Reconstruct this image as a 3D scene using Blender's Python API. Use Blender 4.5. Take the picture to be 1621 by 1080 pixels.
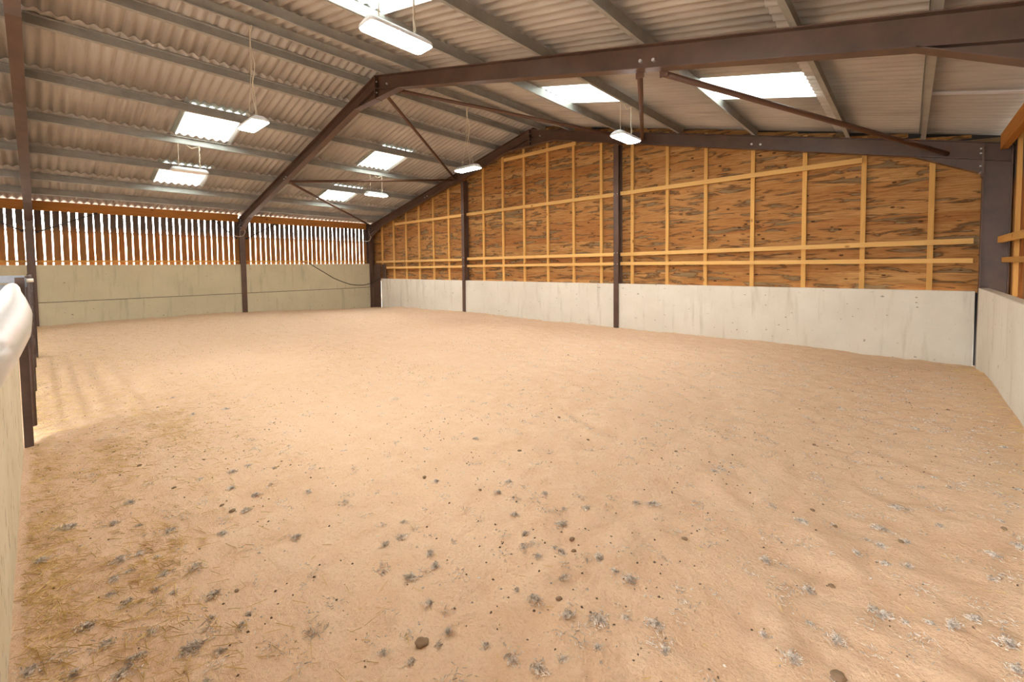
import bpy, bmesh, math, random
from mathutils import Vector, Matrix, noise
random.seed(7)
for o in list(bpy.data.objects): bpy.data.objects.remove(o)
SC = bpy.context.scene
COL = SC.collection

# ------------------------------------------------------------------ camera
F_PX, PPX, PPY = 687.64, 810.5, 450.69
CAM = Vector((17.2483, -9.9298, 1.6))
yaw, pitch, roll = -0.7399, -0.0429, -0.0111
r = Vector((math.cos(yaw), -math.sin(yaw), 0)); fw = Vector((math.sin(yaw), math.cos(yaw), 0)); up = Vector((0, 0, 1))
f2 = math.cos(pitch)*fw + math.sin(pitch)*up; u2 = -math.sin(pitch)*fw + math.cos(pitch)*up
Rv = math.cos(roll)*r + math.sin(roll)*u2; Uv = -math.sin(roll)*r + math.cos(roll)*u2
cd = bpy.data.cameras.new('camera'); cam = bpy.data.objects.new('camera', cd); COL.objects.link(cam)
cam.matrix_world = Matrix(((Rv.x, Uv.x, -f2.x, CAM.x), (Rv.y, Uv.y, -f2.y, CAM.y), (Rv.z, Uv.z, -f2.z, CAM.z), (0, 0, 0, 1)))
cd.sensor_fit = 'HORIZONTAL'; cd.sensor_width = 36; cd.lens = F_PX*36/1621
cd.shift_x = 0.0; cd.shift_y = -(540-PPY)/1621
cd.clip_start = 0.02; cd.clip_end = 300
SC.camera = cam

# ------------------------------------------------------------------ world, exposure
SKY = 14.0
w = bpy.data.worlds.new('overcast'); SC.world = w; w.use_nodes = True
nt = w.node_tree; bg = nt.nodes['Background']
bg.inputs['Color'].default_value = (0.99, 0.99, 0.985, 1); bg.inputs['Strength'].default_value = SKY
vs = SC.view_settings
vs.view_transform = 'Standard'; vs.look = 'None'; vs.gamma = 1.0; vs.exposure = 0.40; vs.use_curve_mapping = False
SC.cycles.use_denoising = True
SC.cycles.max_bounces = 10; SC.cycles.diffuse_bounces = 6; SC.cycles.transmission_bounces = 6
SC.cycles.sample_clamp_indirect = 12
LAMP = 95.0

# ------------------------------------------------------------------ helpers
def srgb(h):
    c = [int(h[i:i+2], 16)/255 for i in (0, 2, 4)]
    return tuple(x/12.92 if x < .04045 else ((x+.055)/1.055)**2.4 for x in c)+(1,)
class MB:
    def __init__(s): s.v = []; s.f = []
    def add(s, vs, fs):
        n = len(s.v); s.v += [tuple(q) for q in vs]; s.f += [tuple(n+i for i in q) for q in fs]; return s
    def box(s, a, b):
        x0, y0, z0 = a; x1, y1, z1 = b
        return s.add([(x0,y0,z0),(x1,y0,z0),(x1,y1,z0),(x0,y1,z0),(x0,y0,z1),(x1,y0,z1),(x1,y1,z1),(x0,y1,z1)],
              [(0,3,2,1),(4,5,6,7),(0,1,5,4),(1,2,6,5),(2,3,7,6),(3,0,4,7)])
    def sweep(s, prof, p0, p1, side, upv):
        """closed 2D profile (a along side, b along upv) swept from p0 to p1"""
        p0, p1, side, upv = map(Vector, (p0, p1, side, upv)); n = len(prof)
        V = [p0+side*a+upv*b for a, b in prof]+[p1+side*a+upv*b for a, b in prof]
        Fs = [(i, (i+1) % n, n+(i+1) % n, n+i) for i in range(n)]+[tuple(range(n-1, -1, -1)), tuple(range(n, 2*n))]
        return s.add(V, Fs)
    def tube(s, pts, rad, n=8, cap=True):
        pts = [Vector(p) for p in pts]; rads = rad if isinstance(rad, (list, tuple)) else [rad]*len(pts)
        V = []; Fs = []; ref = None
        for i, p in enumerate(pts):
            d = (pts[min(i+1, len(pts)-1)]-pts[max(i-1, 0)]).normalized()
            if ref is None: ref = Vector((0, 0, 1)) if abs(d.z) < .9 else Vector((1, 0, 0))
            a = (ref-d*ref.dot(d)).normalized(); b = d.cross(a); ref = a
            V += [p+rads[i]*(math.cos(2*math.pi*k/n)*a+math.sin(2*math.pi*k/n)*b) for k in range(n)]
        for i in range(len(pts)-1):
            Fs += [(i*n+k, i*n+(k+1) % n, (i+1)*n+(k+1) % n, (i+1)*n+k) for k in range(n)]
        if cap: Fs += [tuple(range(n-1, -1, -1)), tuple(range((len(pts)-1)*n, len(pts)*n))]
        return s.add(V, Fs)
    def mesh(s, name, m, smooth=False):
        me = bpy.data.meshes.new(name); me.from_pydata(s.v, [], s.f); me.update()
        b = bmesh.new(); b.from_mesh(me); bmesh.ops.recalc_face_normals(b, faces=b.faces); b.to_mesh(me); b.free()
        if smooth: me.polygons.foreach_set('use_smooth', [True]*len(me.polygons))
        if m: me.materials.append(m)
        return me
    def build(s, name, m, parent=None, smooth=False, bevel=0):
        return link(name, s.mesh(name, m, smooth), parent, bevel)
def link(name, me, parent=None, bevel=0):
    o = bpy.data.objects.new(name, me); COL.objects.link(o)
    if parent: o.parent = parent
    if bevel:
        md = o.modifiers.new('bevel', 'BEVEL'); md.width = bevel; md.segments = 2; md.limit_method = 'ANGLE'
    return o
def empty(name, loc=(0, 0, 0), kind=None):
    o = bpy.data.objects.new(name, None); COL.objects.link(o); o.location = loc; o.empty_display_size = .1
    if kind: o['kind'] = kind
    return o
def tag(o, label, cat, group=None):
    o['label'] = label; o['category'] = cat
    if group: o['group'] = group
    return o
def I_prof(d, wd, tf, tw):  # I section, depth along b, width along a, origin at centre
    h, k, t = d/2, wd/2, tw/2
    return [(-k,-h),(k,-h),(k,-h+tf),(t,-h+tf),(t,h-tf),(k,h-tf),(k,h),(-k,h),(-k,h-tf),(-t,h-tf),(-t,-h+tf),(-k,-h+tf)]

# ------------------------------------------------------------------ materials
class NT:
    def __init__(s, name, rough=.7, spec=.3, metal=0):
        s.m = bpy.data.materials.new(name); s.m.use_nodes = True; s.t = s.m.node_tree
        s.b = s.t.nodes['Principled BSDF']; s.b.inputs['Roughness'].default_value = rough
        s.b.inputs['Specular IOR Level'].default_value = spec; s.b.inputs['Metallic'].default_value = metal
    def n(s, typ, **kw):
        nd = s.t.nodes.new(typ)
        for k, v in kw.items():
            if k in nd.inputs: s.put(nd.inputs[k], v)
            else: setattr(nd, k, v)
        return nd
    def put(s, inp, v):
        if hasattr(v, 'is_linked') or hasattr(v, 'links'): s.t.links.new(v, inp)
        else: inp.default_value = v
    def coord(s, scale=(1, 1, 1), rnd=0.0, obj=True):
        tc = s.n('ShaderNodeTexCoord')
        src = tc.outputs['Object']
        if rnd:
            oi = s.n('ShaderNodeObjectInfo'); mul = s.n('ShaderNodeMath', operation='MULTIPLY'); s.put(mul.inputs[0], oi.outputs['Random']); mul.inputs[1].default_value = rnd
            ad = s.n('ShaderNodeVectorMath', operation='ADD'); s.put(ad.inputs[0], src); s.put(ad.inputs[1], mul.outputs[0]); src = ad.outputs[0]
        mp = s.n('ShaderNodeMapping'); s.put(mp.inputs['Vector'], src); mp.inputs['Scale'].default_value = scale
        return mp.outputs[0]
    def noise(s, vec, scale, detail=4, rough=.55, dist=0):
        return s.n('ShaderNodeTexNoise', Vector=vec, Scale=scale, Detail=detail, Roughness=rough, Distortion=dist).outputs['Fac']
    def ramp(s, fac, stops):
        nd = s.n('ShaderNodeValToRGB'); s.put(nd.inputs[0], fac); e = nd.color_ramp.elements
        while len(e) < len(stops): e.new(.5)
        for i, (p, c) in enumerate(stops):
            e[i].position = p; e[i].color = srgb(c) if isinstance(c, str) else (c, c, c, 1)
        return nd.outputs[0]
    def mix(s, fac, a, b, mode='MIX'):
        nd = s.n('ShaderNodeMix', data_type='RGBA', blend_type=mode)
        s.put(nd.inputs[0], fac)
        for i, v in ((6, a), (7, b)):
            s.put(nd.inputs[i], srgb(v) if isinstance(v, str) else v)
        return nd.outputs[2]
    def rnd(s): return s.n('ShaderNodeObjectInfo').outputs['Random']
    def bump(s, h, strength=.3, dist=.01):
        nd = s.n('ShaderNodeBump', Height=h, Strength=strength, Distance=dist); s.put(s.b.inputs['Normal'], nd.outputs[0])
    def col(s, c): s.put(s.b.inputs['Base Color'], srgb(c) if isinstance(c, str) else c); return s.m

def m_plain(name, h, rough=.6, spec=.3, metal=0, var=.0, scale=6):
    k = NT(name, rough, spec, metal)
    if var:
        n = k.noise(k.coord(), scale, 5)
        f = k.ramp(n, [(.3, 1-var), (.7, 1.0)])
        return k.col(k.mix(1.0, h, f, 'MULTIPLY'))
    return k.col(h)
def m_sand():
    k = NT('sand', .95, .05)
    v = k.coord()
    big = k.noise(v, .45, 4, .6); mid = k.noise(v, 5, 6, .65); fine = k.noise(v, 60, 4, .7)
    c = k.mix(k.ramp(big, [(.35, 0.0), (.65, 1.0)]), 'D9B493', 'DFBD9E')
    c = k.mix(k.ramp(mid, [(.35, 0.0), (.7, 1.0)]), c, 'E0C2A4')
    c = k.mix(k.ramp(fine, [(.28, .35), (.5, 0.0)]), c, 'AC8B6A')
    h1 = k.n('ShaderNodeMath', operation='ADD'); k.put(h1.inputs[0], mid)
    h2 = k.n('ShaderNodeMath', operation='MULTIPLY'); k.put(h2.inputs[0], fine); h2.inputs[1].default_value = .25; k.put(h1.inputs[1], h2.outputs[0])
    k.bump(h1.outputs[0], .8, .05)
    return k.col(c)
def m_concrete(name, base, dark, stain):
    k = NT(name, .85, .2)
    v = k.coord((1, 1, 1), 30)
    a = k.noise(v, 1.3, 6, .6); b = k.noise(v, 25, 4, .6)
    st = k.noise(k.coord((3, 3, .35), 30), 2.2, 5, .6)
    c = k.mix(k.ramp(a, [(.35, 0.0), (.7, 1.0)]), base, dark)
    c = k.mix(k.ramp(st, [(.56, 0.0), (.75, .55)]), c, stain)
    c = k.mix(k.ramp(b, [(.62, 0.0), (.8, .35)]), c, stain)
    sp = k.noise(k.coord((1, 1, 2), 30), 9, 2, .5)
    c = k.mix(k.ramp(sp, [(.70, 0.0), (.76, .7)]), c, '6E6252')
    k.bump(b, .15, .01)
    return k.col(c)
def m_timber(name, light, dark, knot, axis=0, strength=.5):
    k = NT(name, .75, .2)
    sc = [9, 9, 9]; sc[axis] = .8
    v = k.coord(tuple(sc), 40)
    g = k.noise(v, 3.0, 5, .6, .4)
    c = k.mix(k.ramp(g, [(.35, 0.0), (.68, strength)]), light, dark)
    sk = [2.2, 2.2, 2.2]; sk[axis] = 1.3
    vo = k.n('ShaderNodeTexVoronoi', Vector=k.coord(tuple(sk), 40), Scale=1.6)
    c = k.mix(k.ramp(vo.outputs['Distance'], [(.05, .8), (.12, 0.0)]), c, knot)
    oi = k.ramp(k.rnd(), [(0, .82), (1, 1.0)])
    c = k.mix(1.0, c, oi, 'MULTIPLY')
    return k.col(c)
def m_waney():
    k = NT('waney_board_wood', .75, .15)
    v = k.coord((.8, 1, 5.2), 60)
    n1 = k.noise(v, 1.9, 3.5, .52, .7)
    fine = k.noise(k.coord((1.5, 1, 40), 60), 2.0, 4, .6, .3)
    tone = k.noise(k.coord((.5, .5, 1.2), 25), 1.3, 3, .5)
    tan = k.mix(k.ramp(tone, [(.35, 0.0), (.65, 1.0)]), 'AF7E49', 'C29760')
    tan = k.mix(k.ramp(k.rnd(), [(0, 0.0), (1, .75)]), tan, '9C6436')
    tan = k.mix(k.ramp(fine, [(.42, 0.0), (.7, .75)]), tan, '744822')
    g = k.mix(k.ramp(fine, [(.4, 0.0), (.7, .8)]), '8C7352', '5F4A33')
    f = k.ramp(n1, [(0, 1.0), (.41, 1.0), (.435, 0.0), (1, 0.0)])
    c = k.mix(f, tan, g)
    edge = k.ramp(n1, [(.385, 0.0), (.41, .85), (.435, .6), (.48, 0.0)])
    c = k.mix(edge, c, '5A3A1E')
    n2 = k.ramp(n1, [(.60, 0.0), (.63, .35), (.66, 0.0)]); c = k.mix(n2, c, '8B5A2B')
    vo = k.n('ShaderNodeTexVoronoi', Vector=k.coord((1.6, 1.6, 3.2), 60), Scale=1.9)
    c = k.mix(k.ramp(vo.outputs['Distance'], [(.08, .9), (.13, 0.0)]), c, '3E2615')
    k.bump(fine, .2, .005)
    return k.col(c)
def m_slat():
    k = NT('slat_wood', .8, .15)
    g = k.noise(k.coord((9, 9, .7), 50), 2.5, 5, .6, .3)
    c = k.mix(k.ramp(g, [(.35, 0.0), (.7, .8)]), 'A86C38', '6F4120')
    c = k.mix(k.ramp(k.rnd(), [(0, 0.0), (1, .55)]), c, '8A6A45')
    # darker tops of the boards: flare from the bright gaps, put into the colour
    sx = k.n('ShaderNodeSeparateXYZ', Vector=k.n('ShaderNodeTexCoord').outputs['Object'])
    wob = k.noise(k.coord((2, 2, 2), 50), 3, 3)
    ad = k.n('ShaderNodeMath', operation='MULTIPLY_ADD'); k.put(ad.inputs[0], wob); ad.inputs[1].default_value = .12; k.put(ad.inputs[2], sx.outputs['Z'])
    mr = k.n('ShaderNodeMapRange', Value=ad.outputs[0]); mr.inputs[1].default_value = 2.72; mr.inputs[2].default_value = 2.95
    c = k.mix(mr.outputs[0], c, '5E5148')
    return k.col(c)
def m_sheet():
    k = NT('fibre_cement', .85, .15)
    v = k.coord((1, 1, 1), 40)
    a = k.noise(v, .9, 5, .6); b = k.noise(k.coord((.6, 7, 1), 40), 2, 4, .6)
    c = k.mix(k.ramp(a, [(.3, 0.0), (.7, 1.0)]), 'BBB4AB', 'A9A29A')
    c = k.mix(k.ramp(b, [(.5, 0.0), (.75, .5)]), c, '857C74')
    c = k.mix(k.ramp(k.rnd(), [(0, 0.0), (1, .35)]), c, 'B5B0AA')
    return k.col(c)
def m_rooflight():
    k = NT('translucent_grp', .4, .3); t = k.t
    tr = k.n('ShaderNodeBsdfTranslucent'); tr.inputs[0].default_value = (.80, .84, .82, 1)
    tp = k.n('ShaderNodeBsdfTransparent'); tp.inputs[0].default_value = (.9, .95, .93, 1)
    df = k.n('ShaderNodeBsdfDiffuse'); df.inputs[0].default_value = (.8, .83, .8, 1)
    m1 = k.n('ShaderNodeMixShader'); m1.inputs[0].default_value = .22; k.put(m1.inputs[1], tr.outputs[0]); k.put(m1.inputs[2], df.outputs[0])
    m2 = k.n('ShaderNodeMixShader'); m2.inputs[0].default_value = .15; k.put(m2.inputs[1], m1.outputs[0]); k.put(m2.inputs[2], tp.outputs[0])
    t.links.new(m2.outputs[0], t.nodes['Material Output'].inputs['Surface'])
    return k.m
def m_emit():
    k = NT('lit_diffuser', .4, .4)
    k.b.inputs['Emission Color'].default_value = (1, .985, .96, 1); k.b.inputs['Emission Strength'].default_value = LAMP
    return k.col('F4F6F8')
def m_steel():
    k = NT('brown_paint', .42, .45)
    n = k.noise(k.coord((1, 1, 1), 10), 3.5, 5, .6)
    return k.col(k.mix(k.ramp(n, [(.35, 0.0), (.7, 1.0)]), '5F4739', '4D3A31'))
def m_galv(name, a, b, rough=.5):
    k = NT(name, rough, .4, .25)
    n = k.noise(k.coord((1, 1, 1), 10), 4, 5, .65)
    return k.col(k.mix(k.ramp(n, [(.35, 0.0), (.7, 1.0)]), a, b))
def m_scuffed():
    k = NT('scuffed_cream_board', .7, .25)
    n = k.noise(k.coord((5, 5, 2.0)), 3, 6, .65, .5); a = k.noise(k.coord(), 1.5, 4)
    c = k.mix(k.ramp(a, [(.3, 0.0), (.7, 1.0)]), 'D9CDB2', 'CBBE9F')
    c = k.mix(k.ramp(n, [(.58, 0.0), (.64, .85)]), c, '8C6B47')
    return k.col(c)
def m_brick():
    k = NT('brickwork', .9, .1)
    tc = k.coord((1, 1, 1)); mp = k.n('ShaderNodeMapping', Vector=tc); mp.inputs['Rotation'].default_value = (math.radians(90), 0, math.radians(90))
    br = k.n('ShaderNodeTexBrick', Vector=tc, Scale=4.0); br.inputs['Color1'].default_value = srgb('E3B7A0'); br.inputs['Color2'].default_value = srgb('D9A68D'); br.inputs['Mortar'].default_value = srgb('E6CFC0')
    return k.col(br.outputs[0])

M = dict(
 sand=m_sand(), conc_left=m_concrete('concrete_buff', 'C6BB9E', 'BAAF93', '989077'), conc=m_concrete('concrete_pale', 'DCD5C7', 'D2CABB', 'AEA28D'),
 waney=m_waney(), stud=m_timber('stud_timber', 'E0AF66', 'C8914A', '8A5A2A', 2), rail=m_timber('rail_timber', 'E6B872', 'CE9A55', '8A5A2A', 0),
 rail_y=m_timber('rail_timber_long', 'C99650', 'AE7838', '7A4B20', 1), beam=m_timber('eaves_timber', 'BD8142', '97602C', '6A3D1A', 1),
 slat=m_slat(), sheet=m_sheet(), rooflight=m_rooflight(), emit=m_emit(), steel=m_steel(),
 purlin=m_galv('purlin_galvanised', 'A5A49E', '93928C', .55), galv=m_galv('gate_galvanised', '98A0AC', '6E7480', .4),
 housing=m_plain('lamp_housing', 'D6D8DA', .45, .4), wire=m_plain('hanger_wire', 'CFC6B2', .5, .4), dark=m_plain('dark_rod', '2E2825', .6, .3),
 black=m_plain('black_cable', '3A3630', .6, .3), white=m_plain('white_plastic', 'E9E6DF', .25, .5, 0, .06, 8), cream=m_scuffed(),
 bolt=m_plain('bright_bolt', 'D8D8D6', .35, .5, .4), knob=m_plain('pale_cap', 'F0E9DC', .5, .3), brick=m_brick(), slate=m_plain('slate_roof', '6A6764', .8, .2, 0, .2, 3),
 yard=m_plain('yard_concrete', 'B9B3A8', .9, .1, 0, .15, .6), brace=m_plain('brace_paint', '5E4132', .5, .4), rustpost=m_galv('old_post_steel', '5C4A42', '46362F', .6))

# ------------------------------------------------------------------ dimensions
W = 18.1; B = 5.0; YF = [0.0, -5.0, -10.0, -15.0]
SL = .2376; Z0 = 3.40; RX = 9.05
def ztop(x): return Z0+SL*(x if x <= RX else W-x)
CS = math.cos(math.atan(SL)); SN = math.sin(math.atan(SL))

# ------------------------------------------------------------------ floor: sand
def smooth(a, b, t):
    t = max(0, min(1, (t-a)/(b-a))); return t*t*(3-2*t)
def sand_z(x, y):
    h = .11*smooth(3.5, 0, x)*smooth(-2.5, -6.5, y)
    h -= .13*smooth(2.5, 0, x)*smooth(-4.0, -.3, y)
    h += .05*smooth(2.5, .3, abs(x-6.5))*smooth(-1.2, 0, y)
    h += .09*smooth(16.9, 18.0, x)*smooth(.3, -2.5, y) - .07*smooth(15.5, 18, x)*smooth(-1.5, 0, y)
    h += .020*noise.noise((x*1.1, y*1.1, .3)) + .016*noise.noise((x*3.1, y*3.1, 4)) 
    h += (.021*noise.noise((x*6, y*6, 9.1)) + .008*noise.noise((x*15, y*15, 2.2)))*smooth(.1, .6, 18.1-x)
    return h
def grid(xs, ys):
    V = [(x, y, sand_z(x, y)) for y in ys for x in xs]; n = len(xs)
    Fs = [(j*n+i, j*n+i+1, (j+1)*n+i+1, (j+1)*n+i) for j in range(len(ys)-1) for i in range(n-1)]
    return V, Fs
def steps(a, b, fn):
    q = [a]
    while q[-1] < b: q.append(q[-1]+fn(q[-1]))
    q[-1] = b; return q
xs = steps(-.12, 18.2, lambda x: .035 if x > 12.5 else (.05 if x > 8 else .08))
ys = steps(-15.2, .1, lambda y: .25 if y < -10.4 else (.032 if y < -5.5 else .055))
V, Fs = grid(xs, ys)
me = bpy.data.meshes.new('floor'); me.from_pydata(V, [], Fs); me.polygons.foreach_set('use_smooth', [True]*len(Fs)); me.materials.append(M['sand'])
fl = link('floor', me); fl['kind'] = 'structure'
yard = MB().add([(-60, -70, -.45), (70, -70, -.45), (70, 45, -.45), (-60, 45, -.45)], [(0, 1, 2, 3)]).build('ground', M['yard']); yard['kind'] = 'structure'

# ------------------------------------------------------------------ left wall: concrete panels, slats, rails
wl = empty('wall_left', (0, 0, 0), 'structure')
for i in range(3):
    ya, yb = YF[i+1]+.035, YF[i]-.035
    if i == 0: yb = -.165
    MB().box((-.15, ya, -.5), (-.03, yb, .738)).build('concrete_panel', M['conc_left'], wl, bevel=.008)
    MB().box((-.15, ya, .752), (-.03, yb, 1.765)).build('concrete_panel', M['conc_left'], wl, bevel=.008)
    MB().box((-.125, ya, .70), (-.05, yb, .79)).build('joint_backing_added', M['dark'], wl)  # dark backing added to stop daylight leaking through the joint
    # lower rail and eaves beam, timber, one per bay
    MB().box((-.235, ya+.03, 1.845), (-.19, yb-.03, 1.895)).build('rail', M['rail_y'], wl)
    MB().box((-.245, ya+.03, 3.25), (-.17, yb-.03, 3.508)).build('eaves_beam', M['beam'], wl)
MB().box((-.285, -.19, -.5), (-.262, .24, 3.5)).build('corner_board_added', M['rustpost'], wl)  # added to stop daylight leaking past the corner column
def slat_mesh(wd, tb, seed):
    rr = random.Random(seed); m = MB(); n = 6; V = []
    for j in range(n+1):
        z = 1.70+(3.47-1.70)*j/n; a = rr.uniform(-.003, .003); w2 = wd/2+rr.uniform(-.004, .004)
        V += [(-tb, a-w2, z), (0, a-w2, z), (0, a+w2, z), (-tb, a+w2, z)]
    Fq = []
    for j in range(n):
        for q in range(4): Fq.append((4*j+q, 4*j+(q+1) % 4, 4*j+4+(q+1) % 4, 4*j+4+q))
    Fq += [(3, 2, 1, 0), (4*n, 4*n+1, 4*n+2, 4*n+3)]
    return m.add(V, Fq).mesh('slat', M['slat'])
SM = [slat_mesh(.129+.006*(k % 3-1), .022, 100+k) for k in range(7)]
y = -.226; k = 0
while y > -14.9:
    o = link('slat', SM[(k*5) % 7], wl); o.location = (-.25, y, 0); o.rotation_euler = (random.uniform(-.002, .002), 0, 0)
    y -= .1685; k += 1

# ------------------------------------------------------------------ gable wall (back)
wb = empty('wall_back', (0, 0, 0), 'structure')
PX = [5.96, 11.78]
for xa, xb in ((.62, 5.93), (5.99, 11.75), (11.81, 18.03)):
    MB().box((xa, 0.0, -.5), (xb, .12, 1.12)).build('concrete_panel', M['conc'], wb, bevel=.008)
MB().box((17.9, .125, -.5), (18.36, .14, 1.09)).build('corner_backing_added', M['dark'], wb)  # dark backing added so no daylight shows in the corner gap
def board(xa, xb, z, h, k):
    """one horizontal board: slightly tilted, waney lower edge, clipped under the roof"""
    rr = random.Random(k); n = 5
    while True:
        # clip ends where roof is lower than the board
        lim = lambda x: ztop(x)+.165
        if lim(xa) < z+.03: xa += .05
        elif lim(xb) < z+.03: xb -= .05
        else: break
        if xb-xa < .25: return
    V = []; Fq = []
    xsx = sorted(set([xa+(xb-xa)*j/n for j in range(n+1)]+[q for q in (RX,) if xa < q < xb]))
    for x in xsx:
        zt = min(z+h+.012, lim(x)); zb = z+rr.uniform(-.018, .004); zb = min(zb, zt-.01)
        V += [(x, .210, zb), (x, .229, zb), (x, .200, zt), (x, .186, zt)]
    m = len(xsx)-1
    for j in range(m):
        for q in range(4): Fq.append((4*j+q, 4*j+(q+1) % 4, 4*j+4+(q+1) % 4, 4*j+4+q))
    Fq += [(3, 2, 1, 0), (4*m, 4*m+1, 4*m+2, 4*m+3)]
    MB().add(V, Fq).build('board', M['waney'], wb)
z = 1.0; k = 0; rb = random.Random(5)
while z < 5.6:
    h = rb.uniform(.165, .215)
    for xa, xb in ((-.6, PX[0]), (PX[0], PX[1]), (PX[1], 18.4)):
        board(xa+.002, xb-.002, z, h, k); k += 1
    z += h
for xa, xb in ((-.5, RX), (RX, 18.6)):
    V = [(xa, yy, ztop(xa)+dz) for yy, dz in ((.232, -.12), (.252, -.12), (.252, .25), (.232, .25))]+[(xb, yy, ztop(xb)+dz) for yy, dz in ((.232, -.12), (.252, -.12), (.252, .25), (.232, .25))]
    MB().add(V, [(0,3,2,1),(4,5,6,7),(0,1,5,4),(1,2,6,5),(2,3,7,6),(3,0,4,7)]).build('verge_backing_added', M['dark'], wb)  # dark strip added to block daylight between gable boards and roof
STUDS = [.52, 1.41, 2.31, 3.18, 4.09, 4.98, 6.8, 7.69, 8.58, 9.47, 10.37, 11.26, 12.14, 13.03, 13.9, 14.83, 15.73, 16.63, 17.52]
for x in STUDS:
    zb = 1.0; e = random.uniform(-.012, .012)
    zt = min(ztop(x-.04), ztop(x+.04))+.1
    MB().box((x-.036+e, .138, zb), (x+.036+e, .186, zt)).build('stud', M['stud'], wb)
def rail(xa, xb, za, zb, h=.085, y0=.085, y1=.137):
    MB().add([(xa, y0, za), (xb, y0, zb), (xb, y1, zb), (xa, y1, za), (xa, y0, za+h), (xb, y0, zb+h), (xb, y1, zb+h), (xa, y1, za+h)],
       [(0,3,2,1),(4,5,6,7),(0,1,5,4),(1,2,6,5),(2,3,7,6),(3,0,4,7)]).build('rail', M['rail'], wb)
for xa, xb, z1, z2 in ((.10, 5.9, 1.80, 1.795), (6.02, 11.72, 1.82, 1.825), (11.84, 18.0, 1.82, 1.875)): rail(xa, xb, z1, z2)
for xa, xb, z1, z2 in ((.92, 5.9, 1.545, 1.56), (6.02, 11.72, 1.575, 1.585), (11.84, 18.0, 1.59, 1.565)): rail(xa, xb, z1, z2, .078)
for xa, xb, z1, z2 in ((1.60, 5.9, 3.32, 3.325), (6.02, 11.72, 3.33, 3.345), (11.84, 16.6, 3.35, 3.37)): rail(xa, xb, z1, z2, .092)
rail(7.8, 10.5, 4.87, 4.87, .09)

# ------------------------------------------------------------------ right wall
wr = empty('wall_right', (0, 0, 0), 'structure')
for ya, yb in ((-4.965, -.16), (-9.965, -5.035), (-14.9, -10.035)):
    MB().box((18.05, ya, -.5), (18.17, yb, 1.185)).build('concrete_panel', M['conc'], wr, bevel=.01)
    MB().box((18.215, ya+.03 if ya < -5 else ya, 1.865), (18.265, min(yb, -.3) if yb > -1 else yb, 1.955)).build('rail', M['rail_y'], wr)
    MB().box((18.275, ya, 1.575), (18.325, min(yb, -.1), 1.65)).build('rail', M['rail_y'], wr)
    MB().box((18.22, ya+.03, 3.25), (18.30, yb-.03, 3.47)).build('eaves_beam', M['beam'], wr)
y = .12; k = 0
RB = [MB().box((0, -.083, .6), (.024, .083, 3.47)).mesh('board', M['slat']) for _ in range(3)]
while y > -15:
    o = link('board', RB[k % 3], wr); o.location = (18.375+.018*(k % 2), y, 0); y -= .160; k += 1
for ys_ in (-.75, -1.7, -2.6, -3.5, -4.4):
    MB().box((18.327, ys_-.035, 1.1), (18.372, ys_+.035, 3.4)).build('stud', M['stud'], wr)

# ------------------------------------------------------------------ unseen wall added to cut the light from behind, with a wide doorway
wf = empty('wall_front_added', (0, 0, 0), 'structure')
x = -.3; k = 0
while x < 18.4:
    zt = min(ztop(x), ztop(x+.6))+.15
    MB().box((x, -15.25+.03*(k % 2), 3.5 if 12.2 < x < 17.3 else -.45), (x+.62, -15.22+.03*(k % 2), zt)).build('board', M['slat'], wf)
    x += .6; k += 1

# ------------------------------------------------------------------ roof: corrugated sheets, rooflights, ridge
roof = empty('ceiling', (0, 0, 0), 'structure')
PITCH = 1.1125/7; AMP = .024
ROWS = [(-.52, 1.75), (1.75, 3.22), (3.22, 4.73), (4.73, 6.2), (6.2, 7.68), (7.68, 8.98)]
def sheet_mesh(name, x0, x1, wid, m, th=.007, seg=8):
    mb = MB(); nseg = int(round(wid/PITCH*seg))
    def P(x, yv, top):
        c = AMP*math.cos(2*math.pi*yv/PITCH)
        lap = .012*(x1-x)/(x1-x0)            # the lower end rides over the sheet below
        side = .009*yv/wid                   # and one side over its neighbour
        return (x-SN*0, yv, Z0+SL*x+.155+AMP+c+lap+side+(th if top else 0))
    V = []
    for top in (0, 1):
        for x in (x0, x1):
            V += [P(x, wid*j/nseg, top) for j in range(nseg+1)]
    n = nseg+1; Fq = []
    for j in range(nseg):
        Fq += [(j, n+j, n+j+1, j+1), (2*n+j, 2*n+j+1, 3*n+j+1, 3*n+j), (j, j+1, 2*n+j+1, 2*n+j), (n+j, 3*n+j, 3*n+j+1, n+j+1)]
    Fq += [(0, 2*n, 3*n, n), (n-1, 2*n-1, 4*n-1, 3*n-1)]
    return mb.add(V, Fq).mesh(name, m, True)
WS = 1.1125+PITCH*.5
LAPS = [.15, .06, .07, .06, .08, .0]
sm = [sheet_mesh('roof_sheet', a-.03, b+LAPS[i], WS, M['sheet']) for i, (a, b) in enumerate(ROWS)]
gm = {i: sheet_mesh('window', ROWS[i][0]-.03, ROWS[i][1]+.13, WS, M['rooflight']) for i in (1, 3)}
Y0 = -7.73-1.1125*7
wn = 0
for side in (0, 1):
    for c in range(15):
        y0 = Y0+c*1.1125
        for i in range(6):
            light = i in (1, 3) and c in (3, 7, 11)
            if light:
                wn += 1
                o = link('window_%d' % wn, gm[i]); o['kind'] = 'structure'
            else:
                o = link('roof_sheet', sm[i], roof)
            if side == 0: o.location = (0, y0, 0)
            else: o.location = (W, y0+WS, 0); o.rotation_euler = (0, 0, math.pi)
rd = MB()
for s_ in (-1, 1):
    pass
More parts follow.
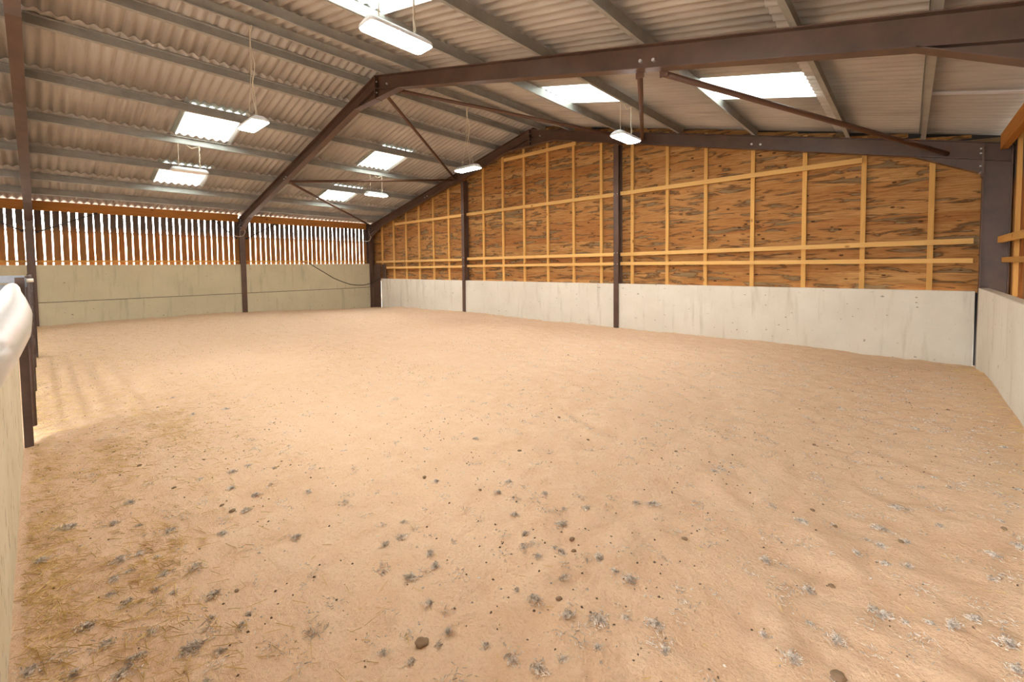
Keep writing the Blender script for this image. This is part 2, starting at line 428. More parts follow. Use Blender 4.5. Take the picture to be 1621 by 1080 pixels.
for c in range(8):
    ya = Y0+c*2.1; yb = ya+2.2
    zr = ztop(RX)+.155+.06
    MB().add([(RX-.32, ya, zr-.32*SL+.01), (RX, ya, zr+.03), (RX+.32, ya, zr-.32*SL+.01), (RX+.32, yb, zr-.32*SL+.018), (RX, yb, zr+.038), (RX-.32, yb, zr-.32*SL+.018),
              (RX-.32, ya, zr-.32*SL+.02), (RX, ya, zr+.042), (RX+.32, ya, zr-.32*SL+.02), (RX+.32, yb, zr-.32*SL+.028), (RX, yb, zr+.05), (RX-.32, yb, zr-.32*SL+.028)],
             [(0, 1, 4, 5), (1, 2, 3, 4), (6, 11, 10, 7), (7, 10, 9, 8), (0, 6, 7, 1), (1, 7, 8, 2), (5, 4, 10, 11), (4, 3, 9, 10), (0, 5, 11, 6), (2, 8, 9, 3)]).build('ridge_cap', M['sheet'], roof)
# narrow pale filler strip closing a sheet joint near the right eaves
MB().add([(17.40, -2.34, ztop(17.40)+.125), (18.5, -2.34, ztop(18.5)+.125), (18.5, -2.25, ztop(18.5)+.125), (17.40, -2.25, ztop(17.40)+.125),
          (17.40, -2.34, ztop(17.40)+.14), (18.5, -2.34, ztop(18.5)+.14), (18.5, -2.25, ztop(18.5)+.14), (17.40, -2.25, ztop(17.40)+.14)],
         [(0,3,2,1),(4,5,6,7),(0,1,5,4),(1,2,6,5),(2,3,7,6),(3,0,4,7)]).build('joint_strip', m_plain('pale_strip', 'C9CBD2', .5), roof)

# ------------------------------------------------------------------ purlins
ORD = ['lowest', 'second', 'third', 'fourth', 'fifth', 'sixth', 'seventh']
PXL = [.75, 1.72, 3.22, 4.73, 6.2, 7.68, 8.68]
def purlin_prof(sgn):
    t = .006; d = .15; wf = .06; l = .016
    p = [(0, 0), (-wf, 0), (-wf, l), (-wf+t, l), (-wf+t, t), (-t, t), (-t, d-t), (-t, d), (wf-t, d), (wf-t, d-l), (wf-t-.004, d-l), (wf-t-.004, d-t), (0, d-t)]
    return [(sgn*a, b) for a, b in p]
for s_ in (0, 1):
    for i, xl in enumerate(PXL):
        x = xl if s_ == 0 else W-xl
        sd = Vector((CS, 0, SN)) if s_ == 0 else Vector((CS, 0, -SN))
        upv = Vector((-SN, 0, CS)) if s_ == 0 else Vector((SN, 0, CS))
        base = Vector((x, 0, ztop(x)))
        mb = MB().sweep(purlin_prof(1 if s_ == 0 else -1), base+Vector((0, -15.4, 0)), base+Vector((0, .12, 0)), sd, upv)
        o = mb.build('purlin', M['purlin'])
        tag(o, '%s grey steel roof purlin up from the %s' % (ORD[i], ['slatted left wall', 'right eaves'][s_]), 'purlin', 'roof purlins')
        for yf in YF[:3]:   # cleat with a bolt on each frame
            q = base+Vector((0, yf+.06 if yf else -.10, 0))
            cl = MB().sweep([(.006, 0), (.012, 0), (.012, .12), (.006, .12)], q+Vector((0, -.05, 0)), q+Vector((0, .05, 0)), sd if s_ == 0 else -sd, upv)
            cl.build('cleat', M['purlin'], o)

# ------------------------------------------------------------------ portal frames
def haunch(mb, pts, y, th=.01):
    n = len(pts)
    mb.add([(px, y-th/2, pz) for px, pz in pts]+[(px, y+th/2, pz) for px, pz in pts],
           [tuple(range(n)), tuple(range(2*n-1, n-1, -1))]+[(i, (i+1) % n, n+(i+1) % n, n+i) for i in range(n)])
def plate(mb, a, b, y, wd, th):  # sloping flange plate from a to b (x, z)
    d = Vector((b[0]-a[0], 0, b[1]-a[1])).normalized(); nrm = Vector((-d.z, 0, d.x))*th
    A, Bq = Vector((a[0], 0, a[1])), Vector((b[0], 0, b[1])); V = []
    for yy in (y-wd/2, y+wd/2):
        for p in (A, Bq, Bq+nrm, A+nrm): q = p.copy(); q.y = yy; V.append(q)
    mb.add(V, [(0,1,2,3),(4,7,6,5),(0,4,5,1),(1,5,6,2),(2,6,7,3),(3,7,4,0)])
BOLT = MB().tube([(-.013, 0, 0), (.013, 0, 0)], .013, 6).mesh('bolt', M['bolt'])
def bolt(parent, loc, along_y, sc):
    o = link('bolt', BOLT, parent); o.location = loc; o.scale = (sc, sc, sc)
    if along_y: o.rotation_euler = (0, 0, math.pi/2)
RD = .265; FW = .155
FL = ['brown steel portal frame standing against the boarded gable', 'brown steel portal frame across the middle of the barn',
      'brown steel portal frame edge-on at the far left', 'brown steel portal frame behind the camera']
def frame(i):
    y = YF[i] if i else -.085
    root = empty('portal_frame', (0, y, 0)); tag(root, FL[i], 'steel frame', 'portal frames')
    def P(mb, name): 
        o = mb.build(name, M['steel'], root); o.matrix_parent_inverse = Matrix.Translation((0, -y, 0)); return o
    for s_ in (0, 1):
        mir = (lambda x: x) if s_ == 0 else (lambda x: W-x)
        xi = 0.0 if s_ == 0 else 18.055-W+W
        # column: web in the frame plane, inner flange against the arena
        x_in, x_out = (0.0, -.30) if s_ == 0 else (18.055, 18.355)
        xc = (x_in+x_out)/2
        P(MB().sweep(I_prof(.30, .165, .013, .009), (xc, y, -.5), (xc, y, 3.33), (0, 1, 0), (1 if s_ else -1, 0, 0)), 'column')
        # rafter
        d = Vector((CS, 0, SN)) if s_ == 0 else Vector((-CS, 0, SN)); nn = Vector((-SN, 0, CS)) if s_ == 0 else Vector((SN, 0, CS))
        a = Vector((mir(-.3), y, ztop(-.3)))-nn*RD/2; b = Vector((RX, y, ztop(RX)))-nn*RD/2+d*(SN*RD/2/CS*0)
        P(MB().sweep(I_prof(RD, FW, .011, .008), a, b, (0, 1, 0), nn), 'rafter')
        # eaves haunch: tapering web and flange under the rafter
        xa, xb = x_in, (x_in+.86 if s_ == 0 else x_in-.80)
        za, zb = 2.93, ztop(xb)-RD/CS
        mb = MB(); haunch(mb, [(xa, za), (xb, zb), (xb, zb+.02), (xa, ztop(xa)-RD/CS+.02)], y)
        plate(mb, *(((xa, za), (xb, zb)) if s_ == 0 else ((xb, zb), (xa, za))), y, FW, .011); P(mb, 'haunch')
        ep = MB().box((min(x_in, x_in+(.014 if s_ == 0 else -.014)), y-.085, 2.88), (max(x_in, x_in+(.014 if s_ == 0 else -.014)), y+.085, 3.36)); P(ep, 'end_plate')
        for zz in (2.95, 3.05, 3.24, 3.31):
            for dy in (-.05, .05):
                x0 = x_in+(.014 if s_ == 0 else -.014); x1 = x0+(.02 if s_ == 0 else -.02)
                bolt(root, ((x0+x1)/2, dy, zz), 0, 1)
    # apex haunch and plates
    zu = ztop(8.25)-RD/CS
    mb = MB(); haunch(mb, [(8.25, zu), (9.85, zu), (9.05, ztop(9.05)-RD)], y); plate(mb, (8.2, zu-.012), (9.9, zu-.012), y, FW, .012); P(mb, 'apex_haunch')
    P(MB().box((9.035, y-.085, zu-.02), (9.065, y+.085, ztop(RX)-.02)), 'apex_plate')
    for dx in (-1, 1):
        for zz in (5.2, 5.3, 5.42):
            for dy in (-.05, .05): bolt(root, (9.05+dx*.028, dy, zz), 0, 1)
    for xx in (9.42, 14.86, 15.02, 3.95, 4.1):
        zc = ztop(xx)-.17
        bolt(root, (xx, -.017, zc), 1, 1.6)
for i in range(3): frame(i)

# gable posts
for i, x in enumerate(PX):
    zt = ztop(x)-RD/CS-.0
    root = MB().sweep(I_prof(.20, .135, .011, .008), (x, .075, -.5), (x, .075, ztop(x)-.285), (1, 0, 0), (0, 1, 0)).build('gable_post', M['steel'])
    tag(root, ['brown steel gable post nearer the slatted left wall', 'tall brown steel gable post under a hanging lamp, nearer the right wall'][i], 'post', 'gable posts')
    MB().box((x-.0675, -.037, -.5), (x+.0675, -.0255, ztop(x)-.30)).build('cover_strip', M['steel'], root)
    for zz in (1.62, 1.9, 3.38):
        for dx in (-.045, .045): bolt(root, (x+dx, -.043, zz), 1, .65)
# dark steel corner panel closing the gap beside the corner column
cp = MB().box((.005, -.012, -.5), (.615, .0, 1.74)).build('corner_plate', M['steel'])
tag(cp, 'dark brown steel plate closing the far left corner', 'plate')
MB().box((.615, .06, 1.10), (.90, .075, 1.74)).build('plate_wing', M['steel'], cp)
MB().box((.60, -.03, -.5), (.625, -.012, 1.74)).build('edge_angle', M['steel'], cp)

# ------------------------------------------------------------------ roof bracing (bay against the gable)
def under(x, dz=.20): return ztop(x)-dz
BR = [((3.95, 0.15), (.25, 0.05), 'lowest brown roof brace running down to the far left corner'),
      ((4.0, 0.17), (5.62, 0.12), 'left slope brown roof brace passing under two rooflights'),
      ((9.15, .24), (5.75, .12), 'steep brown roof brace dropping left from the ridge'),
      ((9.75, .22), (12.35, .12), 'brown roof brace running right from the ridge to the gable'),
      ((14.8, .22), (12.55, .12), 'short looking brown roof brace behind the hanging lamp'),
      ((15.1, .22), (17.66, .16), 'long brown roof brace crossing the right rooflight')]
for (xa, da), (xb, db), lab in BR:
    a = Vector((xa, YF[1]+.09, under(xa, da+.08))); b = Vector((xb, -.17, under(xb, db+.05)))
    o = MB().tube([a, b], .036, 10).build('roof_brace', M['brace'], None, True); tag(o, lab, 'brace', 'roof braces')
    g = (b-a).normalized()
    for q, sg in ((a, 1), (b, -1)):
        MB().box((q.x-.05, q.y-.012*1 - (.04 if sg == 1 else -.04)*0, q.z-.03), (q.x+.05, q.y+.008, q.z+.1)).build('end_plate', M['brace'], o)
# knee rods between columns and left eaves beam
for ya, za, yb, zb, lab in ((-5.16, 2.68, -5.80, 3.24, 'thin black knee strap left of the middle column'), (-4.84, 2.68, -3.9, 3.22, 'thin black knee strap right of the middle column'),
      (-9.86, 2.66, -8.70, 3.24, 'thin black knee strap right of the far left column'), (-10.13, 2.68, -11.2, 3.24, 'thin black knee strap left of the far left column'),
      (-.22, 2.70, -1.15, 3.22, 'thin black knee strap beside the far corner column')):
    o = MB().tube([(-.12, ya, za), (-.12, yb, zb)], .016, 6).build('knee_strap', M['dark']); tag(o, lab, 'strap', 'knee straps')
    MB().box((-.16, yb-.04, zb-.025), (-.10, yb+.04, zb+.025)).build('end_lug', M['dark'], o)
    MB().box((-.16, ya-.03, za-.03), (-.10, ya+.03, za+.03)).build('end_lug', M['dark'], o)
# pale cable clips by the columns
for y, lab, x in ((-4.94, 'pale wire hanging at the top of the middle column', .05), (-.15, 'pale wire looping down near the far left corner', .1)):
    p = [(-.004, y+.01, 3.06), (x, y+.02, 2.9), (x+.02, y-.05, 2.76), (x, y-.16, 2.72), (x-.1, y-.28, 2.74)]
    tag(MB().tube(p, .011, 6).build('loose_wire', M['wire'], None, True), lab, 'wire')
# black cable sagging on the left wall
cab = [(-.19, -2.95, 1.84), (-.02, -2.74, 1.80), (-.012, -2.4, 1.58), (-.012, -2.11, 1.40), (-.012, -1.8, 1.2), (-.012, -1.47, 1.05), (-.01, -1.06, .90), (.0, -.75, .855), (.03, -.49, .85), (.06, -.25, .90), (.12, -.07, .96), (.30, -.05, 1.04), (.55, -.04, 1.13)]
tag(MB().tube(cab, .014, 8).build('cable', M['black'], None, True), 'thin black cable sagging across the buff concrete panels', 'cable')

# ------------------------------------------------------------------ lamps
def rrect(a, b, rad, n=5):
    P = []
    for cx, cy, s0 in ((a-rad, b-rad, 0), (-a+rad, b-rad, 90), (-a+rad, -b+rad, 180), (a-rad, -b+rad, 270)):
        P += [(cx+rad*math.cos(math.radians(s0+90*j/n)), cy+rad*math.sin(math.radians(s0+90*j/n))) for j in range(n+1)]
    return P
def loft(layers):
    mb = MB(); n = len(layers[0][1]); V = []; Fq = []
    for z, P in layers: V += [(x, y, z) for x, y in P]
    for j in range(len(layers)-1): Fq += [(j*n+i, j*n+(i+1) % n, (j+1)*n+(i+1) % n, (j+1)*n+i) for i in range(n)]
    Fq += [tuple(range(n-1, -1, -1)), tuple(range((len(layers)-1)*n, len(layers)*n))]
    return mb.add(V, Fq)
HM = loft([(.020, rrect(.36, .135, .055)), (.045, rrect(.362, .137, .055)), (.062, rrect(.352, .125, .05)), (.095, rrect(.335, .085, .06)), (.102, rrect(.325, .075, .05))]).mesh('housing', M['housing'])
DM = loft([(.0, rrect(.325, .10, .04)), (.010, rrect(.345, .122, .048)), (.020, rrect(.352, .128, .05)), (.0203, rrect(.30, .09, .07))]).mesh('diffuser', M['emit'])
LED = MB()
for sx in (-.2, .2): LED.box((sx-.03, -.02, .100), (sx+.03, .02, .118))
BM = LED.mesh('bracket', M['bolt'])
ZL = 3.87
OFF = DM.copy(); OFF.materials.clear(); OFF.materials.append(M['white'])
def lamp(x, y, along_y, top, lab, vee=False, lit=True):
    root = empty('hanging_lamp', (x, y, ZL)); tag(root, lab, 'lamp', 'hanging lamps')
    if along_y: root.rotation_euler = (0, 0, math.pi/2)
    for nm, m in (('housing', HM), ('diffuser', DM if lit else OFF), ('bracket', BM)): link(nm, m, root)
    # hangers in the lamp's own frame (x along the lamp)
    tz = top-ZL
    if vee:
        for s_ in (-1, 1): MB().tube([(s_*.2, 0, .11), (s_*.03, 0, .8), (s_*.01, 0, tz)], .0045, 5).build('hanger', M['wire'], root)
        p = [(.05, .02, .1)]+[(.02+.03*math.sin(j*1.3), .02+.02*math.cos(j*1.1), .1+(tz-.1)*j/10) for j in range(1, 11)]
        MB().tube(p, .007, 5).build('cord', M['wire'], root)
    else:
        for s_ in (-1, 1): MB().tube([(s_*.2, 0, .11), (s_*.2, 0, tz)], .006, 5).build('hanger', M['wire'], root)
        p = [(.21, .015, .11)]+[(.21+.012*math.sin(j*1.9), .012*math.cos(j*1.7), .11+(tz-.11)*j/8) for j in range(1, 9)]+[(.13, .02, tz-.04), (.06, .02, tz-.07), (-.02, .02, tz-.02), (-.04, .02, tz-.005)]
        MB().tube(p, .009, 5).build('cord', M['wire'], root)
lamp(13.42, -7.40, True, ztop(13.4)-.005, 'nearest hanging lamp, large and bright at the top of the view')
lamp(9.45, -7.49, False, ztop(9.42)-.005, 'bright hanging lamp at the right end of the big left rooflight', True)
lamp(4.73, -7.40, True, ztop(4.73)-.005, 'unlit hanging lamp seen edge-on in front of the lower left rooflight', False, False)
lamp(9.5, -2.95, False, ztop(9.42)-.005, 'bright lamp hanging in front of the gable frame, left of the ridge', True)
lamp(4.73, -2.55, True, ztop(4.73)-.005, 'farthest hanging lamp, small, by the left slope brace')
for xl_, al_, nm_ in ((13.42, True, 'right'), (9.45, False, 'ridge'), (4.73, True, 'left')):  # unseen lamps added behind the camera to brighten the foreground
    lamp(xl_, -12.4, al_, ztop(xl_)-.005, 'unseen hanging lamp added for light beyond the partition, %s row' % nm_)
lamp(13.4, -2.60, True, ztop(13.4)-.005, 'hanging lamp before the tall gable post right of centre')

# ------------------------------------------------------------------ partition, post and gate at the left edge
pp = MB().box((11.42, -10.13, -.4), (16.45, -10.065, 1.42)).build('partition_panel', M['cream'], None, bevel=.006)
tag(pp, 'cream painted scuffed partition board along the left edge, under a white tube', 'partition')
MB().box((11.42, -10.064, 1.17), (16.45, -10.05, 1.40)).build('top_board', M['cream'], pp, bevel=.004)
tb = [(11.40, -10.072, 1.465), (12.4, -10.052, 1.468), (13.5, -10.03, 1.472), (14.6, -10.0, 1.476), (15.4, -9.982, 1.478), (15.9, -9.982, 1.478), (16.3, -9.995, 1.476), (16.6, -10.01, 1.475)]
tu = MB().tube(tb, [.034]+[.042]*7, 20).build('rounded_cap_tube', M['white'], None, True)
tag(tu, 'glossy white rounded tube capping the partition board', 'tube')
po = MB().sweep(I_prof(.10, .058, .01, .008), (11.33, -10.03, -.4), (11.33, -10.03, 1.545), (0, 1, 0), (1, 0, 0)).build('steel_post', M['rustpost'])
tag(po, 'short brown steel post at the end of the partition board', 'post')
MB().tube([(11.33, -10.0, 1.515), (11.33, -9.945, 1.518)], .017, 10).build('pin_cap', M['knob'], po, True)
MB().box((11.29, -9.999, 1.46), (11.37, -9.989, 1.54)).build('hinge_plate', M['galv'], po)
g1 = empty('metal_gate', (11.2, -10.1, 0)); tag(g1, 'blue grey galvanised gate swung open behind the white tube', 'gate')
def gp(mb, nm, m=None): 
    o = mb.build(nm, m or M['galv'], g1, False); o.matrix_parent_inverse = Matrix.Translation((-11.2, 10.1, 0)); return o
gp(MB().box((11.20, -11.9, 1.495), (11.24, -10.0, 1.562)), 'top_rail')
for zz in (1.28, 1.03): gp(MB().box((11.205, -11.9, zz-.03), (11.235, -10.0, zz+.03)), 'rail')
for yy in (-10.03, -11.0, -11.88): gp(MB().box((11.195, yy-.03, -.2 if yy < -11.5 else .98), (11.245, yy+.03, 1.56)), 'upright')
gp(MB().box((11.18, -11.85, 1.0), (11.19, -10.12, 1.48)), 'sheet')
g2 = empty('steel_gate', (8.3, -10.0, 0)); tag(g2, 'brown tubular steel gate seen edge-on beyond the short post', 'gate')
def gq(mb, nm): 
    o = mb.build(nm, M['rustpost'], g2, True); o.matrix_parent_inverse = Matrix.Translation((-8.3, 10.0, 0)); return o
for zz in (.30, .55, .80, 1.05, 1.30, 1.52): gq(MB().tube([(5.4, -10.0, zz), (11.0, -10.0, zz)], .02, 8), 'rail')
for xx in (5.4, 7.2, 9.2, 11.0): gq(MB().tube([(xx, -10.0, .10), (xx, -10.0, 1.54)], .024, 8), 'upright')
p2 = MB().sweep(I_prof(.10, .09, .01, .008), (5.25, -10.0, -.4), (5.25, -10.0, 1.55), (0, 1, 0), (1, 0, 0)).build('steel_post', M['rustpost'])
tag(p2, 'farther brown steel post beyond the edge-on gate', 'post')

# ------------------------------------------------------------------ outside: brick outbuilding seen through the slats
ob = empty('outbuilding', (-8.5, -8, -.45)); tag(ob, 'low red brick outbuilding glimpsed through the slatted left wall', 'building')
def op(mb, nm, m): 
    o = mb.build(nm, m, ob); o.matrix_parent_inverse = Matrix.Translation((8.5, 8, .45)); return o
op(MB().box((-13, -26, -.45), (-8.5, 16, 3.25)), 'wall', M['brick'])
op(MB().add([(-8.4, -26.2, 3.2), (-8.4, 16.2, 3.2), (-10.75, 16.2, 3.3), (-10.75, -26.2, 3.3), (-13.1, -26.2, 3.2), (-13.1, 16.2, 3.2), (-8.4, -26.2, 3.26), (-8.4, 16.2, 3.26), (-10.75, 16.2, 3.36), (-10.75, -26.2, 3.36), (-13.1, -26.2, 3.26), (-13.1, 16.2, 3.26)],
   [(0, 1, 2, 3), (3, 2, 5, 4), (6, 9, 8, 7), (9, 10, 11, 8), (0, 6, 7, 1), (4, 5, 11, 10), (0, 3, 9, 6), (3, 4, 10, 9), (1, 7, 8, 2), (2, 8, 11, 5)]), 'roof', M['slate'])

# ------------------------------------------------------------------ litter on the sand
k = NT('fibre', .9, .1); _c = k.mix(k.ramp(k.noise(k.coord(), 45, 2, .5), [(.38, 0.0), (.62, 1.0)]), 'A3978C', 'EBE1D6'); M['fibre'] = k.col(_c)
k = NT('droppings', .9, .1); M['drop'] = k.col(k.mix(k.noise(k.coord(), 30, 3), '786350', 'A0876D'))
k = NT('muck', .9, .1); M['muck'] = k.col(k.mix(k.noise(k.coord(), 20, 3), '4E4138', '83705E'))
k = NT('straw', .7, .25); M['straw'] = k.col(k.mix(k.ramp(k.noise(k.coord(), 7, 3), [(.35, 0.0), (.65, 1.0)]), 'DDBF7C', 'C2A262'))
k = NT('straw_pale', .7, .25); M['straw2'] = k.col(k.mix(k.ramp(k.noise(k.coord(), 7, 3), [(.35, 0.0), (.65, 1.0)]), 'E6CC94', 'B89C66'))
def ribbon(mb, p, ang, L, wd, lift, bend, rr, segs=2):
    """a thin three-sided strand lying on the ground"""
    d = Vector((math.cos(ang), math.sin(ang), lift)); s_ = Vector((-math.sin(ang), math.cos(ang), 0))
    V = []
    for j in range(segs+1):
        t = j/segs-.5
        c = Vector(p)+d*L*t+s_*bend*L*(t*t-.25)+Vector((0, 0, 1))*abs(lift)*L*.5
        V += [c-s_*wd*.5, c+s_*wd*.5, c+Vector((0, 0, wd*.7))]
    Fq = []
    for j in range(segs):
        a = 3*j
        Fq += [(a, a+1, a+4, a+3), (a+1, a+2, a+5, a+4), (a+2, a, a+3, a+5)]
    Fq += [(0, 2, 1), (3*segs, 3*segs+1, 3*segs+2)]
    mb.add(V, Fq)
def clump_mesh(seed):
    rr = random.Random(seed); mb = MB()
    el = rr.uniform(.5, 1.0)
    for _ in range(110):
        a = rr.uniform(0, 6.283); q = abs(rr.gauss(0, .42)); x = .05*q*math.cos(a); y = .05*q*math.sin(a)*el
        z = .016*max(0, 1-q)*rr.random()
        ribbon(mb, (x, y, z+.001), rr.uniform(0, 6.283), rr.uniform(.008, .022), rr.uniform(.0018, .0038), rr.uniform(-.4, .5), rr.uniform(-.8, .8), rr, 2)
    return mb.mesh('fibre_clump', M['fibre'])
CM = [clump_mesh(50+i) for i in range(7)]
CL = [[14.33,-7.25],[14.69,-7.99],[14.93,-8.43],[15.06,-8.53],[15.06,-8.64],[15.31,-8.51],[15.41,-8.55],[15.78,-8.13],[15.81,-8.02],[15.61,-7.66],[15.7,-7.81],[16.04,-7.93],[16.24,-7.97],[15.93,-7.26],[16.03,-7.21],[15.59,-8.02],[15.4,-7.91],[15.67,-8.13],[15.62,-8.75],[15.8,-8.78],[15.97,-8.39],[16.14,-8.37],[16.26,-8.3],[16.34,-8.2],[16.45,-8.15],[16.15,-7.96],[15.39,-8.69],[15.69,-9.03],[15.81,-8.98],[15.83,-8.86],[15.97,-8.72],[16.1,-8.7],[16.21,-8.67],[16.26,-8.57],[16.33,-8.42],[16.54,-8.24],[15.86,-8.4],[15.99,-8.19],[15.72,-7.56],[15.41,-7.6],[15.11,-7.65],[15.15,-7.8],[15.88,-8.05],[17.15,-6.58],[17.42,-6.38],[17.27,-6.69],[17.17,-6.83],[17.07,-6.97],[16.92,-7.43],[17.58,-6.89],[17.68,-6.18],[17.19,-7.02],[17.28,-6.98],[17.16,-7.4],[17.2,-7.43],[17.27,-7.44],[17.35,-7.4],[17.42,-7.37],[17.49,-7.26],[16.82,-7.88],[16.94,-7.94],[17.06,-7.71],[17.58,-7.36],[17.58,-7.5],[16.96,-7.68],[17.72,-6.44],[16.71,-7.34],[17.22,-6.27],[17.61,-6.63],[13.77,-9.97],[13.44,-9.87],[14.08,-9.6],[14.2,-9.54],[14.1,-9.68],[14.25,-9.72],[14.25,-9.66],[14.49,-9.42],[14.42,-9.54],[14.62,-9.54],[14.54,-9.59],[14.77,-9.41],[14.53,-9.7],[14.92,-9.45],[15.08,-9.37],[15.03,-9.33],[14.56,-9.84],[14.84,-9.65],[14.76,-9.79],[14.93,-9.7],[14.92,-9.73],[14.98,-9.76],[15.05,-9.54],[15.05,-9.56],[15.15,-9.47],[14.85,-9.89],[14.7,-10.01],[14.37,-9.74],[14.23,-9.23],[15.28,-9.55],[13.31,-9.15],[13.36,-8.95],[13.35,-8.84],[13.51,-8.7],[14.02,-9.05],[14.22,-9.23],[13.63,-9.03],[13.36,-9.56],[13.73,-9.56],[13.57,-9.66],[14.1,-8.67],[14.57,-8.94],[13.84,-8.93],[11.43,-8.82],[11.43,-8.5],[10.5,-8.84],[13.46,-9.85],[13.95,-9.44],[17.13,-5.76],[17.42,-5.63],[17.85,-4.71],[17.81,-5.63],[16.17,-6.46],[16.26,-6.31],[16.0,-7.21],[16.8,-6.81],[16.72,-3.98],[17.33,-4.44],[17.71,-4.31],[16.33,-5.5],[17.29,-2.87]]
rc = random.Random(3)
for x, y in CL:
    o = link('fibre_clump', CM[rc.randrange(7)]); s_ = rc.uniform(.6, 1.2)
    o.location = (x, y, sand_z(x, y)-.001); o.rotation_euler = (0, 0, rc.uniform(0, 6.28)); o.scale = (s_, s_, s_)
    if y < -9.0 and x < 15.2: rg = 'at the lower left, near the partition board'
    elif x > 16.6: rg = 'at the right, towards the right wall'
    elif y > -7.7: rg = 'in the middle of the arena'
    elif x < 14.8: rg = 'left of centre, beyond the straw'
    else: rg = 'in the centre foreground'
    tag(o, 'small grey fluffy fibre clump on the sand %s' % rg, 'fibre clump', 'grey fibre clumps '+rg)
def lump_mesh(seed):
    rr = random.Random(seed); b = bmesh.new(); bmesh.ops.create_icosphere(b, subdivisions=3, radius=1)
    for v in b.verts:
        n_ = 1+.3*noise.noise(v.co*1.7+Vector((seed, 0, 0))); v.co *= n_; v.co.x *= 1.3; v.co.z = v.co.z*.6+.25
    me = bpy.data.meshes.new('dropping'); b.to_mesh(me); b.free(); me.materials.append(M['drop']); me.polygons.foreach_set('use_smooth', [True]*len(me.polygons)); return me
LM = [lump_mesh(i) for i in range(3)]
DR = [[14.81,-7.19],[15.91,-7.98],[15.83,-7.88],[15.77,-8.9],[16.31,-7.42],[14.55,-7.99],[15.02,-7.85],[14.55,-6.26],[15.82,-6.32],[15.1,-6.56],[16.05,-8.31],[16.95,-6.7],[17.08,-7.9],[16.82,-6.59],[17.0,-7.33],[17.25,-6.71],[14.57,-9.65],[14.82,-9.32],[13.97,-9.11],[13.32,-9.31],[13.84,-9.14],[13.97,-9.12],[12.63,-9.42],[12.13,-9.53],[12.81,-3.6],[10.82,-3.22],[17.68,-6.28],[10.79,-9.03],[16.67,-5.39],[17.58,-3.66]]
DL = {3: 'larger brown lump half sunk in the sand, nearest the bottom edge left of centre', 12: 'larger brown lump half sunk in the sand at the lower right'}
for i, (x, y) in enumerate(DR):
    o = link('dropping', LM[i % 3]); s_ = .023 if i in (3, 12) else rc.uniform(.009, .014)
    o.location = (x, y, sand_z(x, y)); o.rotation_euler = (0, 0, rc.uniform(0, 6.28)); o.scale = (s_, s_, s_)
    tag(o, DL.get(i, 'small dark brown lump lying on the sand'), 'dropping', 'dark lumps on the sand')
# uncountable straw
rs = random.Random(11); st = [MB(), MB()]
def straw(x, y, L):
    ribbon(st[rs.random() < .45], (x, y, sand_z(x, y)+rs.uniform(.001, .010)), rs.gauss(.45, .9), L, rs.uniform(.0016, .0034), rs.uniform(-.10, .14), rs.uniform(-.25, .25), rs, 1)
SPOT = [(9.9, -9.6, .9, .22, 420), (11.35, -9.15, .75, .16, 520), (12.0, -9.0, .7, .10, 350), (12.9, -8.6, .5, .10, 120), (12.19, -9.53, .5, .12, 420), (12.4, -9.95, .8, .06, 330), (13.62, -9.93, .55, .08, 380),
        (13.88, -9.97, .5, .06, 260), (14.3, -9.79, .35, .12, 300), (14.23, -9.54, .28, .10, 330), (14.95, -9.64, .30, .13, 300), (14.48, -9.97, .4, .06, 280), (13.64, -9.28, .5, .2, 200), (11.37, -8.54, .7, .3, 200),
        (5.6, -9.4, 2.0, .4, 500), (10.5, -9.9, 1.2, .1, 350), (8, -9.2, 2.0, .5, 600), (15.6, -9.3, .4, .25, 120), (12.8, -9.7, .5, .15, 250)]
for cx, cy, sx, sy, n_ in SPOT:
    for _ in range(n_):
        x, y = rs.gauss(cx, sx), rs.gauss(cy, sy)
        if y < -10.03 or x > 17.9 or x < .1: continue
        rs.random() < .85 and straw(x, y, rs.uniform(.02, .10))
for _ in range(3600):
    x = rs.uniform(.2, 17.9); y = -10.02+9.9*rs.random()**2.2
    if x > 14.5 and rs.random() < .6: continue
    straw(x, y, rs.uniform(.012, .055))
for _ in range(8500):
    x = rs.uniform(.3, 12.5); y = -10.0+4.5*rs.random()**1.7
    straw(x, y, rs.uniform(.02, .07))
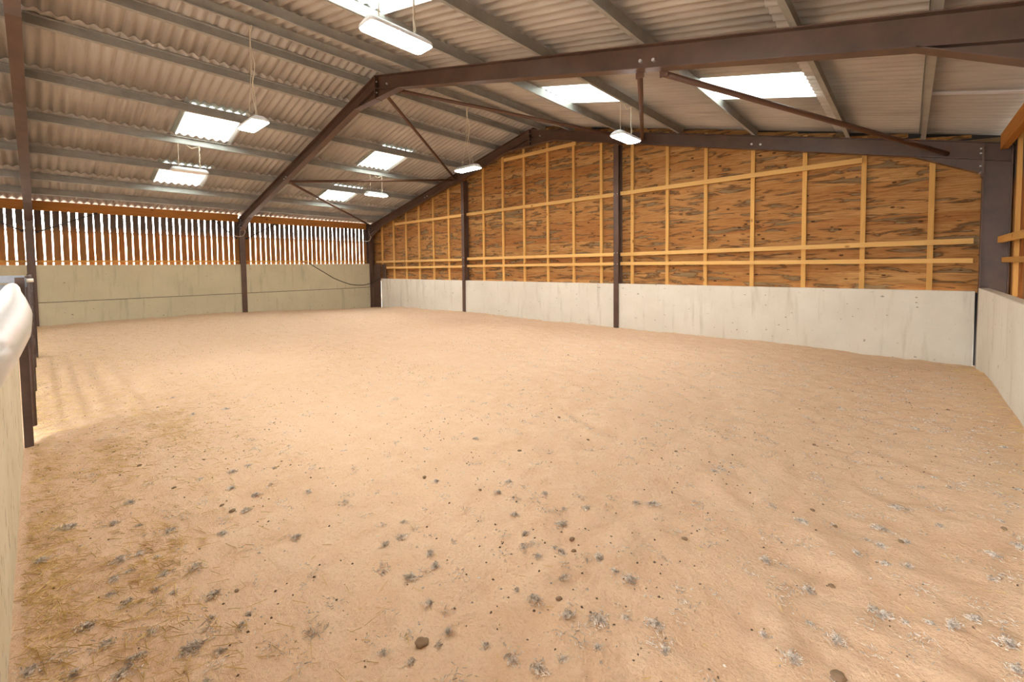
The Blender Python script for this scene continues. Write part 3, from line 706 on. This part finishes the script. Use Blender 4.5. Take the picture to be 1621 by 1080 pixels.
for _ in range(900):   # wisps along the feet of the walls
    t = rs.random()
    if t < .5: straw(rs.uniform(.7, 17.9), -rs.random()**2*.35-.02, rs.uniform(.03, .1))
    else: straw(18.03-rs.random()**2*.35, rs.uniform(-6, -.2), rs.uniform(.03, .1))
for i, nm in enumerate(('loose_straw', 'pale_straw')):
    o = st[i].build(nm, M['straw' if i == 0 else 'straw2']); o['kind'] = 'stuff'; o['label'] = ['golden straw strewn over the sand near the partition', 'pale straw strewn over the sand'][i]; o['category'] = 'straw'
# uncountable crumbs of fibre and muck
cr = [MB(), MB()]
def crumb(mb, x, y, s_):
    z = sand_z(x, y); a = rs.uniform(0, 6.28); ca, sa = math.cos(a), math.sin(a); e = rs.uniform(.4, 1)
    P = [(s_, 0, 0), (-.2*s_, s_*e, 0), (-s_, -.1*s_, 0), (.1*s_, -s_*e, 0), (.1*s_, .1*s_, .8*s_)]
    mb.add([(x+ca*px-sa*py, y+sa*px+ca*py, z+pz) for px, py, pz in P], [(0, 1, 4), (1, 2, 4), (2, 3, 4), (3, 0, 4)])
for _ in range(21000):
    x = rs.uniform(.2, 17.95); y = rs.uniform(-10.0, -.05)
    if noise.noise((x*.9, y*.9, 7)) < rs.uniform(-.5, .5): continue
    crumb(cr[rs.random() < .45], x, y, rs.uniform(.004, .010))
fb = MB()
for _ in range(900):
    x = 17.95-abs(rs.gauss(0, 3.2)); y = rs.uniform(-10.0, -1.5)
    if x < .3: continue
    for _ in range(rs.randrange(6, 22)):
        px, py = rs.gauss(x, .028), rs.gauss(y, .02)
        if py < -10.03 or px > 18.02: continue
        ribbon(fb, (px, py, sand_z(px, py)+rs.uniform(0, .006)), rs.uniform(0, 6.28), rs.uniform(.008, .025), rs.uniform(.002, .004), rs.uniform(-.3, .4), rs.uniform(-.8, .8), rs, 1)
for mb, nm, m, lab in ((cr[0], 'dark_crumbs', M['muck'], 'dark specks of muck trodden into the sand'), (cr[1], 'grey_crumbs', M['fibre'], 'grey specks of fibre trodden into the sand'), (fb, 'fibre_scatter', M['fibre'], 'thin grey fibre shreds strewn over the sand')):
    o = mb.build(nm, m); o['kind'] = 'stuff'; o['label'] = lab; o['category'] = 'litter'
